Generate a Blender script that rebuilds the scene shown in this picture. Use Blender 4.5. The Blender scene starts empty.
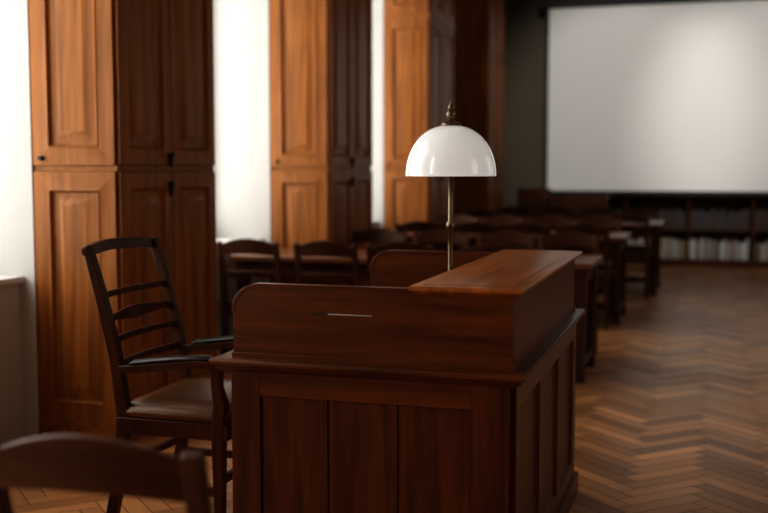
import bpy, math, random
from mathutils import Vector, Matrix, Euler
random.seed(7)
S=bpy.context.scene
V=Vector
# ------------------------------------------------------------------ materials
def newmat(name):
    m=bpy.data.materials.new(name); m.use_nodes=True
    nt=m.node_tree; b=nt.nodes['Principled BSDF']
    return m,nt,b
def plain(name,col,rough=.5,metal=0,coat=0,spec=.5,bump=0,bscale=60,tint=None):
    m,nt,b=newmat(name)
    b.inputs['Roughness'].default_value=rough
    b.inputs['Metallic'].default_value=metal
    b.inputs['Coat Weight'].default_value=coat
    b.inputs['Specular IOR Level'].default_value=spec
    if tint: b.inputs['Specular Tint'].default_value=tint
    tc=nt.nodes.new('ShaderNodeTexCoord'); n=nt.nodes.new('ShaderNodeTexNoise')
    n.inputs['Scale'].default_value=bscale; n.inputs['Detail'].default_value=4
    nt.links.new(tc.outputs['Object'],n.inputs['Vector'])
    r=nt.nodes.new('ShaderNodeValToRGB')
    r.color_ramp.elements[0].position=.3; r.color_ramp.elements[1].position=.7
    r.color_ramp.elements[0].color=[c*.97 for c in col]+[1]
    r.color_ramp.elements[1].color=[min(1,c*1.03) for c in col]+[1]
    nt.links.new(n.outputs['Fac'],r.inputs['Fac']); nt.links.new(r.outputs['Color'],b.inputs['Base Color'])
    if bump:
        bp=nt.nodes.new('ShaderNodeBump'); bp.inputs['Strength'].default_value=bump; bp.inputs['Distance'].default_value=.004
        nt.links.new(n.outputs['Fac'],bp.inputs['Height']); nt.links.new(bp.outputs['Normal'],b.inputs['Normal'])
    return m
def wood(name,dark,light,axis='z',rough=.35,coat=.2,spec=.4):
    m,nt,b=newmat(name)
    tc=nt.nodes.new('ShaderNodeTexCoord'); mp=nt.nodes.new('ShaderNodeMapping')
    sc=[14,14,14]; sc['xyz'.index(axis)]=.9
    mp.inputs['Scale'].default_value=sc
    nt.links.new(tc.outputs['Object'],mp.inputs['Vector'])
    n=nt.nodes.new('ShaderNodeTexNoise'); n.inputs['Scale'].default_value=1.6; n.inputs['Detail'].default_value=6; n.inputs['Distortion'].default_value=.6
    nt.links.new(mp.outputs['Vector'],n.inputs['Vector'])
    mp2=nt.nodes.new('ShaderNodeMapping'); sc2=[90,90,90]; sc2['xyz'.index(axis)]=3
    mp2.inputs['Scale'].default_value=sc2; nt.links.new(tc.outputs['Object'],mp2.inputs['Vector'])
    n2=nt.nodes.new('ShaderNodeTexNoise'); n2.inputs['Scale'].default_value=1.5; n2.inputs['Detail'].default_value=3
    nt.links.new(mp2.outputs['Vector'],n2.inputs['Vector'])
    mx=nt.nodes.new('ShaderNodeMath'); mx.operation='MULTIPLY_ADD'; mx.inputs[1].default_value=.35
    nt.links.new(n2.outputs['Fac'],mx.inputs[0]); nt.links.new(n.outputs['Fac'],mx.inputs[2])
    r=nt.nodes.new('ShaderNodeValToRGB')
    r.color_ramp.elements[0].position=.45; r.color_ramp.elements[1].position=.9
    r.color_ramp.elements[0].color=list(dark)+[1]; r.color_ramp.elements[1].color=list(light)+[1]
    nt.links.new(mx.outputs[0],r.inputs['Fac']); nt.links.new(r.outputs['Color'],b.inputs['Base Color'])
    bp=nt.nodes.new('ShaderNodeBump'); bp.inputs['Strength'].default_value=.12; bp.inputs['Distance'].default_value=.002
    nt.links.new(n2.outputs['Fac'],bp.inputs['Height']); nt.links.new(bp.outputs['Normal'],b.inputs['Normal'])
    b.inputs['Roughness'].default_value=rough; b.inputs['Coat Weight'].default_value=coat
    b.inputs['Coat Roughness'].default_value=.25; b.inputs['Specular IOR Level'].default_value=spec
    b.inputs['Specular Tint'].default_value=(1,.72,.48,1)
    return m
CD,CL=(.15,.046,.010),(.36,.128,.030)
M_cab=wood('cabinet_oak_v',CD,CL,'z',.40,.03,.3)
M_caby=wood('cabinet_oak_y',CD,CL,'y',.40,.03,.3)
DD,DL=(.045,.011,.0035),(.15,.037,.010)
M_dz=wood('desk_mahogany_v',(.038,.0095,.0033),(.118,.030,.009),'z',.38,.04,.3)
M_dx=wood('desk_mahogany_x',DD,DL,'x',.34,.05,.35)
M_dy_lit=wood('desk_mahogany_y_lit',(.20,.055,.012),(.44,.135,.030),'y',.32,.12,.4)  # lighter copy of desk mahogany: window reflection on shelf top put into colour
M_ch=wood('chair_walnut',(.03,.010,.005),(.085,.028,.011),'z',.42,.03,.3)
M_chx=wood('chair_walnut_x',(.028,.009,.004),(.08,.025,.010),'x',.42,.03,.3)
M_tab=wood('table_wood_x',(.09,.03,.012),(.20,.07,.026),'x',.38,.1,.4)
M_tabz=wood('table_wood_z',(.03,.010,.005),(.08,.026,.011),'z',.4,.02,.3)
M_leather=plain('brown_leather',(.115,.045,.019),.27,0,.1,bump=.45,bscale=160,tint=(1,.8,.6,1))
M_blk=plain('black_leather',(.012,.012,.013),.35,bump=.3,bscale=180)
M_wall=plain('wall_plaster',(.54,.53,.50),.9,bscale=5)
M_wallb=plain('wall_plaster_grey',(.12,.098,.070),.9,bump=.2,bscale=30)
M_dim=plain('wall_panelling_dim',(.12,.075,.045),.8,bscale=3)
M_ceil=plain('ceiling_plaster',(.30,.25,.19),.95,bscale=8)
M_white=plain('white_paint',(.66,.66,.64),.5,bscale=20)
M_brass=plain('aged_brass',(.20,.15,.09),.32,1,bscale=90)
M_plate=plain('polished_brass',(.62,.48,.36),.4,.5,bscale=90)
M_iron=plain('dark_metal',(.03,.028,.026),.4,1)
M_screenw=plain('screen_fabric',(.80,.80,.78),.85,bscale=300)
M_black=plain('screen_border_black',(.008,.008,.008),.7)
M_opal,nt,b=newmat('opal_glass')
b.inputs['Base Color'].default_value=(.95,.96,.94,1); b.inputs['Roughness'].default_value=.12
b.inputs['Coat Weight'].default_value=.6; b.inputs['Coat Roughness'].default_value=.05
b.inputs['Subsurface Weight'].default_value=.4; b.inputs['Subsurface Radius'].default_value=(.05,.05,.05); b.inputs['Subsurface Scale'].default_value=.4
b.inputs['Emission Color'].default_value=(1,.98,.93,1); b.inputs['Emission Strength'].default_value=.24
# ------------------------------------------------------------------ mesh builder
class MB:
    def __init__(s): s.v=[];s.f=[];s.m=[];s.mats=[]
    def mi(s,mat):
        if mat not in s.mats: s.mats.append(mat)
        return s.mats.index(mat)
    def add(s,vs,fs,mat):
        o=len(s.v); s.v+= [tuple(v) for v in vs]; k=s.mi(mat)
        for f in fs: s.f.append([i+o for i in f]); s.m.append(k)
    def box(s,x0,x1,y0,y1,z0,z1,mat):
        vs=[(x,y,z) for z in (z0,z1) for y in (y0,y1) for x in (x0,x1)]
        s.add(vs,[(0,2,3,1),(4,5,7,6),(0,1,5,4),(2,6,7,3),(0,4,6,2),(1,3,7,5)],mat)
    def loft(s,secs,mat,cap=True):
        n=len(secs[0]); vs=[p for q in secs for p in q]; fs=[]
        for i in range(len(secs)-1):
            for j in range(n):
                k=(j+1)%n
                fs.append((i*n+j,i*n+k,(i+1)*n+k,(i+1)*n+j))
        if cap: fs+= [tuple(reversed(range(n))),tuple(range((len(secs)-1)*n,len(secs)*n))]
        s.add(vs,fs,mat)
    def sweep(s,pts,w,t,side,mat,seg=0):
        """rectangular (seg=0) or round section swept along pts; w along side"""
        side=V(side).normalized(); secs=[]; pts=[V(p) for p in pts]
        for i,p in enumerate(pts):
            a=pts[max(0,i-1)]; c=pts[min(len(pts)-1,i+1)]; tg=(c-a).normalized()
            up=tg.cross(side).normalized()
            ww=w[i] if isinstance(w,(list,tuple)) else w; tt=t[i] if isinstance(t,(list,tuple)) else t
            if seg: secs.append([p+side*math.cos(q)*ww/2+up*math.sin(q)*tt/2 for q in [2*math.pi*k/seg for k in range(seg)]])
            else: secs.append([p+side*ww/2+up*tt/2,p-side*ww/2+up*tt/2,p-side*ww/2-up*tt/2,p+side*ww/2-up*tt/2])
        s.loft(secs,mat)
    def prism(s,poly,d,mat):
        s.loft([[V(p) for p in poly],[V(p)+V(d) for p in poly]],mat)
    def lathe(s,prof,c,mat,seg=40,cap=False):
        secs=[[V((c[0]+r*math.cos(2*math.pi*k/seg),c[1]+r*math.sin(2*math.pi*k/seg),c[2]+z)) for k in range(seg)] for r,z in prof]
        s.loft(secs,mat,cap)
    def rings(s,o,U,W,N,w,h,prof,mat):
        o,U,W,N=V(o),V(U),V(W),V(N); secs=[]
        for ins,ht in prof:
            secs.append([o+U*a+W*c+N*ht for a,c in ((ins,ins),(w-ins,ins),(w-ins,h-ins),(ins,h-ins))])
        s.loft(secs,mat)
    def door(s,o,U,W,N,w,h,mat,st=.075,t=.02):
        s.rings(o,U,W,N,w,h,[(0,0),(0,t),(st,t),(st+.006,t+.005),(st+.016,t-.017),(st+.038,t-.019),(st+.075,t-.001),(st+.082,t-.001)],mat)
    def obj(s,name,bev=.003,loc=(0,0,0),rot=0,smooth=35,subsurf=0):
        me=bpy.data.meshes.new(name); me.from_pydata(s.v,[],s.f)
        for m in s.mats: me.materials.append(m)
        me.polygons.foreach_set('material_index',s.m)
        import bmesh
        bm=bmesh.new(); bm.from_mesh(me); bmesh.ops.recalc_face_normals(bm,faces=bm.faces); bm.to_mesh(me); bm.free()
        me.polygons.foreach_set('use_smooth',[True]*len(me.polygons))
        me.set_sharp_from_angle(angle=math.radians(smooth))
        ob=bpy.data.objects.new(name,me); S.collection.objects.link(ob)
        ob.location=loc; ob.rotation_euler=(0,0,rot)
        if bev:
            md=ob.modifiers.new('bevel','BEVEL'); md.width=bev; md.segments=2; md.limit_method='ANGLE'; md.angle_limit=math.radians(40)
        return ob
def dup(ob,loc,rot):
    o=ob.copy(); S.collection.objects.link(o); o.location=loc; o.rotation_euler=(0,0,rot); return o
X,Y,Z=(1,0,0),(0,1,0),(0,0,1)
# ------------------------------------------------------------------ room
Y0,Y1=-2.6,15.64; XR=4.2; H=4.6
cabs=[(-1.45,-.42),(1.5,2.53),(4.5,5.53),(7.45,8.48),(10.36,11.39),(13.3,14.33)]
wins=[(-.42,1.5),(2.53,4.5),(5.53,7.45),(8.48,10.36)]
fill_wins=[(1.6,3.4),(7.2,9.0),(10.0,11.8)]  # right-wall windows, out of view, added for fill light
m=MB(); SILL=.82; TOP=3.85
segs=[(Y0,-.42)]+[(c[0],c[1]) for c in cabs[1:4]]+[(10.36,Y1)]
for a,c in segs: m.box(-3.9,-3.18,a,c,0,H,M_wall)
for a,c in wins:
    m.box(-3.9,-3.27,a,c,0,SILL-.03,M_wall); m.box(-3.9,-3.18,a,c,TOP,H,M_wall)
m.obj('wall_left',0)
m=MB()
for a,c in wins: m.box(-3.72,-3.235,a+.002,c-.002,SILL-.03,SILL,M_white)
m.obj('trim_1',.004)
nw=0
def window(x0,x1,a,c,xl,rot,energy,col):
    global nw; nw+=1
    m=MB()
    m.box(x0,x1,a,a+.08,SILL,TOP,M_white); m.box(x0,x1,c-.08,c,SILL,TOP,M_white)
    m.box(x0,x1,a,c,TOP-.08,TOP,M_white); m.box(x0,x1,a,c,SILL,SILL+.09,M_white)
    mid=(a+c)/2; m.box(x0,x1,mid-.05,mid+.05,SILL,TOP,M_white)
    m.box(x0+.01,x1-.005,a,c,2.85,2.93,M_white)
    m.obj('window_%d'%nw,.004)  # also builds the added fill windows on the right
    L=bpy.data.lights.new('daylight','AREA'); L.shape='RECTANGLE'; L.size=TOP-SILL; L.size_y=c-a; L.energy=energy; L.color=col
    lo=bpy.data.objects.new('window_daylight',L); S.collection.objects.link(lo); lo.location=(xl,mid,(SILL+TOP)/2); lo.rotation_euler=(0,rot,0)
for (a,c),en in zip(wins,(170,90,82,76)): window(-3.72,-3.66,a,c,-3.8,-math.pi/2,en,(1,.965,.91))
for (a,c),en in zip(fill_wins,(26,12,9)): window(XR+.08,XR+.14,a,c,XR+.19,math.pi/2,en,(1,.90,.78))  # added fill lights in the invented right-hand windows
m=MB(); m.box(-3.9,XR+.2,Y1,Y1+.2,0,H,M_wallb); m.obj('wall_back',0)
m=MB(); m.box(-3.9,XR+.2,Y0-.2,Y0,0,H,M_dim); m.obj('wall_front',0)
m=MB(); yy=Y0
for a,c in fill_wins:
    m.box(XR,XR+.2,yy,a,0,H,M_dim); m.box(XR,XR+.2,a,c,0,SILL,M_dim); m.box(XR,XR+.2,a,c,TOP,H,M_dim); yy=c
m.box(XR,XR+.2,yy,Y1,0,H,M_dim); m.obj('wall_right',0)
m=MB(); m.box(-3.9,XR+.2,Y0-.2,Y1+.2,H,H+.1,M_ceil); m.obj('ceiling',0)
# added out-of-view lights with invented ceiling fixtures, brightening the projection screen
for sx in (-1.3,.9):
    lp=V((sx,9.6,4.3)); tgt=V((sx+.1,15.18,2.1)); d=(tgt-lp).normalized()
    m=MB(); m.lathe([(.03,.30),(.03,.27),(.008,.26),(.008,.02)],(sx,9.6,4.3),M_black,16)
    side=V((1,0,0)); m.sweep([lp-d*.16,lp-d*.14,lp+d*.02],[.05,.10,.12],[.05,.10,.12],side,M_black,20)
    m.obj('added_spot_fixture',0)
    L=bpy.data.lights.new('added_spot','SPOT'); L.energy=540; L.spot_size=math.radians(44); L.spot_blend=.7; L.shadow_soft_size=.05; L.color=(1,.97,.92)
    lo=bpy.data.objects.new('added_spot_beam',L); S.collection.objects.link(lo); lo.location=lp+d*.03; lo.rotation_euler=d.to_track_quat('-Z','Y').to_euler()
# ------------------------------------------------------------------ floor : herringbone parquet
M_floor,nt,b=newmat('herringbone_parquet')
at=nt.nodes.new('ShaderNodeAttribute'); at.attribute_name='tint'
uv=nt.nodes.new('ShaderNodeUVMap'); mp=nt.nodes.new('ShaderNodeMapping'); mp.inputs['Scale'].default_value=(2.5,34,1)
nt.links.new(uv.outputs['UV'],mp.inputs['Vector'])
n=nt.nodes.new('ShaderNodeTexNoise'); n.inputs['Scale'].default_value=1.5; n.inputs['Detail'].default_value=5; n.inputs['Distortion'].default_value=.5
nt.links.new(mp.outputs['Vector'],n.inputs['Vector'])
a1=nt.nodes.new('ShaderNodeMath'); a1.operation='MULTIPLY_ADD'; a1.inputs[1].default_value=.45
nt.links.new(n.outputs['Fac'],a1.inputs[0]); nt.links.new(at.outputs['Fac'],a1.inputs[2])
r=nt.nodes.new('ShaderNodeValToRGB'); e=r.color_ramp.elements
e[0].position=.2; e[0].color=(.15,.056,.019,1); e[1].position=1.0; e[1].color=(.66,.30,.11,1)
nt.links.new(a1.outputs[0],r.inputs['Fac']); nt.links.new(r.outputs['Color'],b.inputs['Base Color'])
b.inputs['Specular IOR Level'].default_value=.5; b.inputs['Specular Tint'].default_value=(1,.80,.60,1)
n3=nt.nodes.new('ShaderNodeTexNoise'); n3.inputs['Scale'].default_value=2.2; n3.inputs['Detail'].default_value=3
tc=nt.nodes.new('ShaderNodeTexCoord'); nt.links.new(tc.outputs['Object'],n3.inputs['Vector'])
mr=nt.nodes.new('ShaderNodeMapRange'); mr.inputs['To Min'].default_value=.27; mr.inputs['To Max'].default_value=.46
nt.links.new(n3.outputs['Fac'],mr.inputs['Value']); nt.links.new(mr.outputs['Result'],b.inputs['Roughness'])
M_gap=plain('parquet_gap',(.02,.009,.004),.8)
Wp=.082; nn=5; g=.002
vs=[];fs=[];tint=[];uvs=[]
R45=Matrix.Rotation(math.radians(45),2)
def plank(x,y,w,h):
    cx=R45@V(((x+w/2)*Wp,(y+h/2)*Wp))
    cx+=V((.3,6.5))
    if not(-3.85<cx.x<XR and Y0<cx.y<Y1): return
    o=len(vs); pts=[(x*Wp+g,y*Wp+g),((x+w)*Wp-g,y*Wp+g),((x+w)*Wp-g,(y+h)*Wp-g),(x*Wp+g,(y+h)*Wp-g)]
    for p in pts:
        q=R45@V(p)+V((.3,6.5)); vs.append((q.x,q.y,0))
    fs.append((o,o+1,o+2,o+3)); tint.append(min(1,max(0,random.gauss(.42,.19))))
    a,c=random.random()*50,random.random()*50
    L=nn*Wp
    if w>h: uvs.extend([(a,c),(a+L,c),(a+L,c+Wp),(a,c+Wp)])
    else: uvs.extend([(a,c),(a,c+Wp),(a+L,c+Wp),(a+L,c)])
Rg=int(12/Wp)+2
for y in range(-Rg,Rg):
    for j in range(-Rg//(2*nn)-20,Rg//(2*nn)+20):
        x=y+2*nn*j
        if abs(x)<Rg: plank(x,y,nn,1)
for x in range(-Rg,Rg):
    for j in range(-Rg//(2*nn)-20,Rg//(2*nn)+20):
        y=x-2*nn+1+2*nn*j
        if abs(y)<Rg: plank(x,y,1,nn)
o=len(vs); vs+=[(-3.9,Y0-.2,-.003),(XR+.2,Y0-.2,-.003),(XR+.2,Y1+.2,-.003),(-3.9,Y1+.2,-.003),(-3.9,Y0-.2,-.12),(XR+.2,Y0-.2,-.12),(XR+.2,Y1+.2,-.12),(-3.9,Y1+.2,-.12)]
np_=len(fs); fs+=[(o,o+1,o+2,o+3),(o+7,o+6,o+5,o+4)]
me=bpy.data.meshes.new('floor'); me.from_pydata(vs,[],fs); me.materials.append(M_floor); me.materials.append(M_gap)
for k in (np_,np_+1): me.polygons[k].material_index=1; tint.append(0); uvs.extend([(0,0)]*4)
ul=me.uv_layers.new(name='UVMap'); ul.data.foreach_set('uv',[c for p in uvs for c in p])
ta=me.attributes.new('tint','FLOAT','FACE'); ta.data.foreach_set('value',tint)
fo=bpy.data.objects.new('floor',me); S.collection.objects.link(fo)
# ------------------------------------------------------------------ cabinets
def cabinet():
    m=MB(); x0,x1=-3.175,-2.72; w=1.06; y0,y1=.02,w-.02
    m.box(x0,x1,y0,y1,0,3.72,M_cab)
    m.box(x0,x1+.022,y0-.02,y1+.02,0,.11,M_caby)
    m.box(x0,x1+.03,y0-.022,y1+.022,2.835,2.885,M_caby)
    m.box(x0,x1+.05,y0-.05,y1+.05,3.66,3.74,M_caby); m.box(x0,x1+.08,y0-.08,y1+.08,3.74,3.80,M_caby)
    m.box(x0,x1+.006,y0-.006,y1+.006,1.335,1.365,M_caby)
    tiers=[(.11,1.335),(1.365,2.835),(2.885,3.66)]
    for a,c in tiers:
        m.door((x0+.002,y0,a),X,Z,(0,-1,0),x1-x0-.002,c-a,M_cab,.085)
        m.door((x0+.002,y1,a),X,Z,(0,1,0),x1-x0-.002,c-a,M_cab,.085)
        hw=(y1-y0)/2-.003
        m.door((x1,y0,a+.004),Y,Z,X,hw,c-a-.008,M_cab,.075)
        m.door((x1,y0+hw+.006,a+.004),Y,Z,X,hw,c-a-.008,M_cab,.075)
    mid=(y0+y1)/2
    for z in (1.30-.03,1.42):
        m.sweep([(x1+.02,mid-.03,z),(x1+.028,mid-.03,z),(x1+.04,mid-.03,z),(x1+.05,mid-.03,z)],[.035,.012,.03,.01],[.035,.012,.03,.01],Y,M_iron,12)
        m.lathe([(.012,0),(.008,-.05),(.001,-.055)],(x1+.03,mid-.03,z-.01),M_iron,10)
    m.sweep([(-3.12,y0-.018,1.40),(-3.12,y0-.03,1.40),(-3.12,y0-.045,1.40)],[.03,.012,.024],[.03,.012,.024],X,M_iron,12)
    return m
first=None
for a,c in cabs:
    if first is None: first=cabinet().obj('wooden_cabinet',.002,(0,a,0))
    else: dup(first,(0,a,0),0)
# ------------------------------------------------------------------ desk
m=MB(); dx0,dx1,dy0,dy1=-1.405,-.535,2.99,4.40
m.box(dx0,dx1-.03,dy0,dy0+.40,.0,.735,M_dz)
m.box(dx0,dx1-.03,dy1-.40,dy1,.0,.735,M_dz)
m.box(dx1-.03,dx1,dy0,dy1,0,.735,M_dz)
m.box(dx0,dx1-.03,dy0+.4,dy1-.4,.66,.735,M_dz)
for ya in (dy0+.03,dy1-.37):
    for za,zb in ((.10,.28),(.30,.48),(.50,.68)):
        m.rings((dx0,ya,za),Y,Z,(-1,0,0),.34,zb-za,[(0,0),(0,.014),(.012,.018),(.02,.018)],M_dy_lit)
        m.lathe([(.001,.0),(.013,.004),(.013,.010),(.001,.014)],(dx0-.026,ya+.17,(za+zb)/2-.007),M_brass,12)
for (yy,n) in ((dy0,-1),(dy1,1)):
    def bx(a,c,z0,z1,t,mat):
        ya,yb=sorted((yy,yy+n*t)); m.box(a,c,ya,yb,z0,z1,mat)
    bx(dx0,dx0+.095,.0,.735,.016,M_dz); bx(dx1-.115,dx1,.0,.735,.016,M_dz)
    bx(dx0+.095,dx1-.115,.655,.735,.016,M_dx); bx(dx0+.095,dx1-.115,0,.16,.016,M_dx)
    w=(dx1-.115-dx0-.095)/3
    for k in range(3): bx(dx0+.095+k*w+.003,dx0+.095+(k+1)*w-.003,.16,.655,.006,M_dz)
L=dy1-dy0; st=.09
m.box(dx1,dx1+.016,dy0,dy1,.66,.735,M_dx); m.box(dx1,dx1+.016,dy0,dy1,.0,.14,M_dx)
for k in range(4):
    yc=dy0+k*(L-st)/3; m.box(dx1,dx1+.016,yc,yc+st,.14,.66,M_dz)
for k in range(3):
    yc=dy0+st+k*(L-st)/3; m.rings((dx1,yc,.14),Y,Z,X,(L-st)/3-st,.52,[(0,0),(0,.014),(.012,.004),(.03,.003)],M_dz)
m.box(dx1,dx1+.030,dy0-.03,dy1+.03,0,.085,M_dz); m.box(dx0-.0,dx1,dy0-.03,dy0,0,.085,M_dx); m.box(dx0,dx1,dy1,dy1+.03,0,.085,M_dx)
def slab(x0,x1,y0,y1,prof,mat):
    secs=[]
    for ins,z in prof: secs.append([(x0+ins,y0+ins,z),(x1-ins,y0+ins,z),(x1-ins,y1-ins,z),(x0+ins,y1-ins,z)])
    m.loft([[V(p) for p in q] for q in secs],mat)
slab(-1.465,-.487,2.942,4.46,[(.045,.715),(.04,.722),(.03,.728),(.016,.738),(.012,.742),(.012,.747),(.002,.750),(0,.755),(.0,.762),(.004,.768),(.02,.770)],M_dx)
def endp(y0,y1):
    r=.085; zt=.992; x0=dx0+.003; pts=[(x0,y0,.768)]
    for k in range(9):
        q=math.pi-k*math.pi/16; pts.append((x0+r+r*math.cos(q),y0,zt-r+r*math.sin(q)))
    pts+=[(dx1+.005,y0,zt),(dx1+.005,y0,.768)]
    m.prism(pts,(0,y1-y0,0),M_dx)
    path=[(p[0],(y0+y1)/2,p[2]+.003) for p in pts[1:-2]]+[(-.83,(y0+y1)/2,zt+.003)]
    m.sweep(path,y1-y0+.004,.010,Y,M_dx)
    m.box(dx0,dx1+.01,y0-.006,y1+.006,.768,.785,M_dx)
endp(2.985,3.015); endp(4.375,4.405)
m.box(dx1-.018,dx1+.006,3.015,4.375,.768,.992,M_dx)
m.box(-.80,dx1-.018,3.015,4.375,.775,.79,M_dx)
for k in range(5):
    yc=3.015+k*(1.36-.015)/4; m.box(-.80,dx1-.018,yc,yc+.015,.79,.985,M_dz)
m.box(-.79,dx1-.018,3.03,4.36,.885,.895,M_dx)
slab(-.835,-.500,2.965,4.425,[(.02,.984),(.012,.990),(.004,.994),(0,.998),(0,1.006),(.003,1.010),(.014,1.012)],M_dy_lit)
slab(-.80,-.535,3.0,4.39,[(0,1.010),(0,1.0135),(.004,1.0145)],M_dy_lit)
m.box(-1.135,-.950,2.9835,2.986,.9125,.9185,M_black); m.box(-1.09,-.952,2.9815,2.9845,.913,.9165,M_plate)
m.obj('library_desk',.0012)
# ------------------------------------------------------------------ table lamp
m=MB(); lc=(-.893,3.73,.771)
m.lathe([(.001,0),(.088,0),(.090,.006),(.086,.014),(.06,.020),(.035,.030),(.02,.045),(.014,.06),(.0095,.075),(.0085,.30),(.0085,.36),(.014,.365),(.016,.375),(.014,.385),(.0085,.39),(.0075,.56),(.012,.565),(.012,.60),(.02,.61),(.02,.66),(.012,.68),(.008,.70),(.008,.735)],lc,M_brass,28)
out=[];R0=.162;Hs=.180;z0=.553
for k in range(17):
    q=k/16*math.pi/2*.93; out.append((R0*math.cos(q)**.86,z0+Hs*math.sin(q)**1.0))
inn=[(max(r-.005,.001),z-.004 if i else z) for i,(r,z) in enumerate(out)][::-1]
m.lathe([(R0-.006,z0),(R0+.001,z0-.001)]+out+inn,lc,M_opal,64)
zt=out[-1][1]
m.lathe([(.036,zt-.004),(.036,zt+.002),(.030,zt+.010),(.016,zt+.016),(.010,zt+.022),(.014,zt+.030),(.018,zt+.040),(.013,zt+.050),(.007,zt+.054),(.011,zt+.060),(.011,zt+.066),(.005,zt+.074),(.002,zt+.084),(.0005,zt+.088)],lc,M_brass,24)
m.lathe([(.04,zt-.012),(.041,zt-.004),(.036,zt-.0)],lc,M_brass,24)
m.sweep([(lc[0]+.03,lc[1]-.02,lc[2]+.60),(lc[0]+.03,lc[1]-.02,lc[2]+.55)],.003,.003,X,M_brass,6)
m.obj('table_lamp',0,smooth=50)
# ------------------------------------------------------------------ armchair (faces +X)
m=MB(); ya,yb=3.44,3.93
for y in (ya,yb):
    m.sweep([(-2.13,y,0),(-2.075,y,.25),(-2.06,y,.45),(-2.09,y,.66),(-2.145,y,.88),(-2.20,y,1.065)],.036,[.04,.042,.048,.042,.036,.028],Y,M_ch)
    m.sweep([(-1.675,y,0),(-1.675,y,.42),(-1.665,y,.50),(-1.68,y,.57),(-1.68,y,.635)],[.032,.045,.045,.035,.04],[.032,.045,.045,.035,.04],Y,M_ch)
    m.sweep([(-2.085,y,.61),(-1.98,y,.62),(-1.84,y,.64),(-1.74,y,.65),(-1.66,y,.648),(-1.64,y,.630)],[.035,.045,.055,.06,.055,.05],[.03,.028,.026,.028,.026,.02],Y,M_ch)
    m.sweep([(-2.03,y,.632),(-2.01,y,.640),(-1.84,y,.662),(-1.71,y,.670),(-1.69,y,.664)],[.04,.05,.06,.06,.05],[.01,.024,.024,.024,.01],Y,M_blk,12)
    m.sweep([(-2.10,y,.18),(-1.675,y,.18)],.022,.03,Y,M_ch)
m.sweep([(-1.675,ya,.22),(-1.675,yb,.22)],.022,.03,X,M_ch)
m.sweep([(-2.08,ya,.24),(-2.08,yb,.24)],.022,.03,X,M_ch)
m.box(-2.08,-1.635,ya-.02,ya+.012,.375,.435,M_ch); m.box(-2.08,-1.635,yb-.012,yb+.02,.375,.435,M_ch)
m.box(-1.67,-1.635,ya,yb,.375,.435,M_ch); m.box(-2.085,-2.045,ya,yb,.375,.435,M_ch)
secs=[]
for ins,z in ((.02,.43),(.002,.44),(-.004,.455),(.004,.472),(.03,.490),(.08,.502),(.14,.508),(.2,.510)):
    x0,x1,y0,y1=-2.075+ins,-1.63-ins,ya-.018+ins,yb+.018-ins; r=.05*(1-ins*3) if ins<.2 else .01
    q=[]
    for cx,cy,a0 in ((x1-r,y1-r,0),(x0+r,y1-r,90),(x0+r,y0+r,180),(x1-r,y0+r,270)):
        for k in range(5):
            a=math.radians(a0+k*22.5); q.append(V((cx+r*math.cos(a),cy+r*math.sin(a),z)))
    secs.append(q)
m.loft(secs,M_leather)
def slat(x,z,h,t=.016,bow=.025,dip=0,ends=None):
    secs=[]
    for k in range(13):
        u=k/12; s_=math.sin(u*math.pi); y=ya+(yb-ya)*u
        hh=h+dip*math.sin(u*math.pi)**3
        xx=x-bow*s_
        secs.append([V((xx-t/2,y,z-hh/2)),V((xx+t/2,y,z-hh/2)),V((xx+t/2,y,z+hh/2)),V((xx-t/2,y,z+hh/2))])
    m.loft(secs,M_ch)
slat(-2.085,.625,.028); slat(-2.105,.715,.024); slat(-2.125,.795,.026,dip=.026); slat(-2.147,.880,.024)
secs=[]
for k in range(17):
    u=-.04+k/16*1.08; s_=math.sin(max(0,min(1,u))*math.pi); y=ya+(yb-ya)*u; xx=-2.20-.03*s_; t=.026
    zt=1.065+.014*s_; zb=1.025+.012*s_
    if k in(0,16): zt-=.008; zb+=.006
    secs.append([V((xx-t/2,y,zb)),V((xx+t/2,y,zb)),V((xx+t/2-.004,y,zt)),V((xx-t/2-.004,y,zt))])
m.loft(secs,M_ch)
m.obj('wooden_armchair',.003)
# ------------------------------------------------------------------ reading chairs (face +Y)
def rchair():
    m=MB(); w=.20
    for s in (-1,1):
        m.sweep([(s*w,-.235,0),(s*w,-.195,.25),(s*w,-.19,.45),(s*w,-.215,.66),(s*w,-.262,.85),(s*w,-.266,.868)],.036,[.036,.04,.042,.036,.03,.024],X,M_ch)
        m.sweep([(s*.19,.20,0),(s*.19,.20,.44)],[.028,.04],[.028,.04],X,M_ch)
        m.sweep([(s*.193,-.20,.18),(s*.19,.20,.18)],.02,.03,X,M_ch)
        m.box(s*.19-.012,s*.19+.012,-.19,.2,.37,.43,M_ch)
    m.box(-.19,.19,.188,.212,.37,.43,M_chx); m.box(-.19,.19,-.20,-.176,.37,.43,M_chx); m.box(-.19,.19,.0,.02,.165,.195,M_chx)
    secs=[]
    for ins,z in ((.004,.43),(0,.436),(0,.452),(.006,.460),(.03,.462)):
        secs.append([V((-.20+ins,-.205+ins,z)),V((.20-ins,-.205+ins,z)),V((.215-ins,.225-ins,z)),V((-.215+ins,.225-ins,z))])
    m.loft(secs,M_chx)
    def rail(z0,z1,arch0,arch1,yb,bow,t=.02):
        secs=[]
        for k in range(17):
            u=-1+k/8; c=1-u*u; x=u*.195; y=yb-bow*c
            a=z0+arch0*c; b_=z1+arch1*c
            secs.append([V((x,y-t/2+.004,a)),V((x,y+t/2+.004,a)),V((x,y+t/2-.008,b_)),V((x,y-t/2-.008,b_))])
        m.loft(secs,M_chx)
    rail(.775,.845,.012,.045,-.25,.022); rail(.625,.665,.0,.008,-.212,.018)
    return m
rc=rchair().obj('reading_chair',.003,(-1.045,1.86,0),math.radians(3))
PI=math.pi
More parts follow.
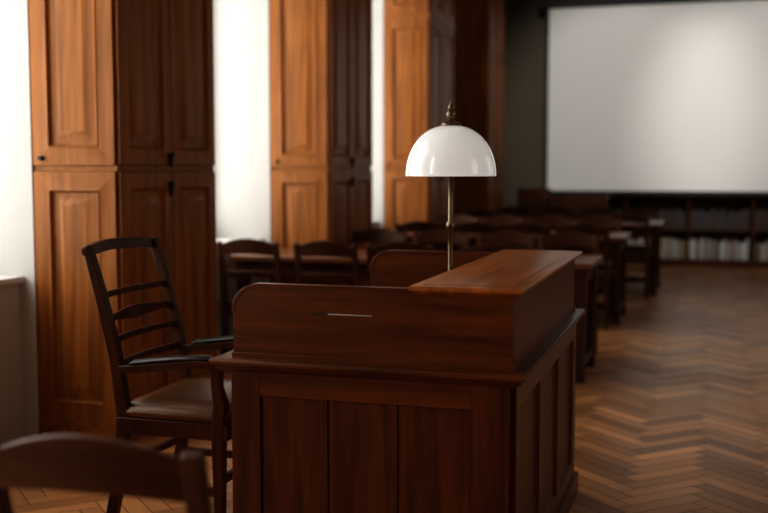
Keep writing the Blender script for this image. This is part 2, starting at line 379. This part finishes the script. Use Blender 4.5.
for x,y,ro in [(-2.93,6.72,0.03),(-2.36,6.70,-.04),(-1.88,6.72,.02),(-1.26,6.70,.03)]: dup(rc,(x,y,0),ro)
for x,y in [(-2.45,7.42),(-1.95,7.45),(-1.45,7.43),(-.98,7.40)]: dup(rc,(x,y+.18,0),PI+random.uniform(-.05,.05))
for x in (-2.45,-1.95,-1.5,-1.03): dup(rc,(x,9.32,0),random.uniform(-.05,.05))
for x in (-2.45,-1.98,-1.5,-1.05): dup(rc,(x,10.25,0),PI+random.uniform(-.06,.06))
for x in (-2.35,-1.82,-1.32,-.82): dup(rc,(x,11.62,0),random.uniform(-.05,.05))
for x in (-2.3,-1.8,-1.3,-.82): dup(rc,(x,12.75,0),PI+random.uniform(-.06,.06))
# ------------------------------------------------------------------ tables
def table(x0,x1,y0,y1):
    m=MB(); h=.76
    secs=[]
    for ins,z in ((.012,h-.045),(.0,h-.038),(0,h-.008),(.006,h),(.02,h)):
        secs.append([V((x0+ins,y0+ins,z)),V((x1-ins,y0+ins,z)),V((x1-ins,y1-ins,z)),V((x0+ins,y1-ins,z))])
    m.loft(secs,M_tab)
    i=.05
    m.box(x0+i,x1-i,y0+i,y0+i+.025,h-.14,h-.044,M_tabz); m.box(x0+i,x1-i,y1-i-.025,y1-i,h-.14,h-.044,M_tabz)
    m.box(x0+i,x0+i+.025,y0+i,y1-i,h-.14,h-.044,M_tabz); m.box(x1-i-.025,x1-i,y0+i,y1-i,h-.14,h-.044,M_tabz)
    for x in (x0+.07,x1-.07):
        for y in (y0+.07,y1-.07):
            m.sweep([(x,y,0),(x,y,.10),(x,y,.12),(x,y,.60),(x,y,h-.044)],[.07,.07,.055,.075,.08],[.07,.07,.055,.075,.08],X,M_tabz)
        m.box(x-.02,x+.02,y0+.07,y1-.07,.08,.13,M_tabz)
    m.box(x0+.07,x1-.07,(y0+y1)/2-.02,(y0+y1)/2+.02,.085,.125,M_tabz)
    return m
table(-3.15,-.70,6.67,7.38).obj('reading_table',.002)
table(-3.1,-.70,9.30,10.1).obj('reading_table',.002)
table(-2.65,-.50,11.6,12.6).obj('reading_table',.002)
# ------------------------------------------------------------------ back: bookcase, books, screen, bench
m=MB(); bx0,bx1,by0,by1,bh=-2.0,3.95,15.28,15.62,.93
m.box(bx0,bx1,by1-.02,by1,0,bh,M_tabz); m.box(bx0-.02,bx1+.02,by0-.02,by1,bh,bh+.035,M_tabz); m.box(bx0,bx1,by0,by1,0,.10,M_tabz)
m.box(bx0,bx1,by0+.01,by1,.49,.515,M_tabz)
nd=7
for k in range(nd+1):
    x=bx0+(bx1-bx0-.03)*k/nd; m.box(x,x+.03,by0,by1,.1,bh,M_tabz)
m.obj('low_bookcase',.002)
M_book,nt,b=newmat('book_covers'); at=nt.nodes.new('ShaderNodeAttribute'); at.attribute_name='bookcol'
nt.links.new(at.outputs['Color'],b.inputs['Base Color']); b.inputs['Roughness'].default_value=.7
vs=[];fs=[];cols=[]
pal=[(.40,.37,.32),(.30,.27,.22),(.36,.36,.36),(.12,.05,.03),(.07,.09,.12),(.22,.16,.09),(.45,.43,.39)]
dk=[(.035,.014,.008),(.028,.022,.018),(.05,.02,.012),(.02,.025,.03)]
for zb,zh,pl in ((.10,.30,pal),(.515,.30,dk)):
    for k in range(nd):
        x=bx0+(bx1-bx0-.03)*k/nd+.035; xe=bx0+(bx1-bx0-.03)*(k+1)/nd-.005
        if zb<.2 and k in (0,): pl_=dk
        else: pl_=pl
        while True:
            w=random.uniform(.02,.045)
            if x+w>xe: break
            h=zh*random.uniform(.72,.98); o=len(vs)
            for z in (zb+.001,zb+h):
                for y in (by0+.04,by1-.05):
                    for xx in (x,x+w-.002): vs.append((xx,y,z))
            c=random.choice(pl_)
            for f in [(0,2,3,1),(4,5,7,6),(0,1,5,4),(2,6,7,3),(0,4,6,2),(1,3,7,5)]: fs.append([i+o for i in f]); cols+=[c[0],c[1],c[2],1]
            x+=w
me=bpy.data.meshes.new('books'); me.from_pydata(vs,[],fs); me.materials.append(M_book)
ca=me.attributes.new('bookcol','FLOAT_COLOR','FACE'); ca.data.foreach_set('color',cols)
S.collection.objects.link(bpy.data.objects.new('books',me))
m=MB(); sx0,sx1,sy,sz0,sz1=-2.23,1.75,15.18,1.04,3.58
NX,NZ=60,6; g=[]
for j in range(NZ+1):
    for i in range(NX+1):
        u=i/NX; v=j/NZ
        yy=sy+.012*math.sin(u*9+.6)*(1-.5*v)+.02*math.exp(-((u-.72)/.02)**2)*(1-v*.4)
        g.append((sx0+(sx1-sx0)*u,yy,sz0+(sz1-sz0)*v))
m.add(g,[(j*(NX+1)+i,j*(NX+1)+i+1,(j+1)*(NX+1)+i+1,(j+1)*(NX+1)+i) for j in range(NZ) for i in range(NX)],M_screenw)
m.box(sx0-.05,sx1+.05,sy-.02,sy+.03,sz0-.06,sz0,M_black)
m.box(sx0-.04,sx0+.0,sy-.005,sy+.005,sz0,sz1,M_black); m.box(sx1,sx1+.04,sy-.005,sy+.005,sz0,sz1,M_black)
m.box(sx0-.12,sx1+.12,sy-.07,sy+.08,sz1,sz1+.14,M_black)
for x in (sx0+.3,sx1-.3): m.box(x-.02,x+.02,sy-.01,sy+.45,sz1+.10,sz1+.14,M_black)
m.obj('projection_screen',0)
m=MB(); m.box(-2.55,-2.1,14.55,14.62,0,1.08,M_tabz); m.box(-2.1,-1.3,14.57,14.61,.45,.98,M_tabz); m.box(-1.35,-1.3,14.2,14.6,0,.98,M_tabz)
m.box(-2.1,-1.3,14.2,14.6,.42,.46,M_tab); m.box(-2.15,-2.1,14.2,14.6,0,.98,M_tabz)
m.obj('wooden_bench',.004)
# ------------------------------------------------------------------ world, camera
W=bpy.data.worlds.new('world'); S.world=W; W.use_nodes=True
W.node_tree.nodes['Background'].inputs[0].default_value=(.6,.7,.8,1); W.node_tree.nodes['Background'].inputs[1].default_value=.6
f=1067; cam=bpy.data.cameras.new('camera'); co=bpy.data.objects.new('camera',cam); S.collection.objects.link(co)
cam.sensor_width=36; cam.lens=f*36/768
p=math.atan(88/f); th=math.atan(328/f*math.cos(p))
co.location=(0,0,1.35); co.rotation_euler=(math.pi/2-p,0,th)
cam.dof.use_dof=True; cam.dof.focus_distance=3.5; cam.dof.aperture_fstop=1.7; cam.clip_end=60
S.camera=co
S.view_settings.view_transform='Standard'
S.view_settings.exposure=0
try: S.view_settings.look='Medium High Contrast'
except Exception as ex: print('look',ex)
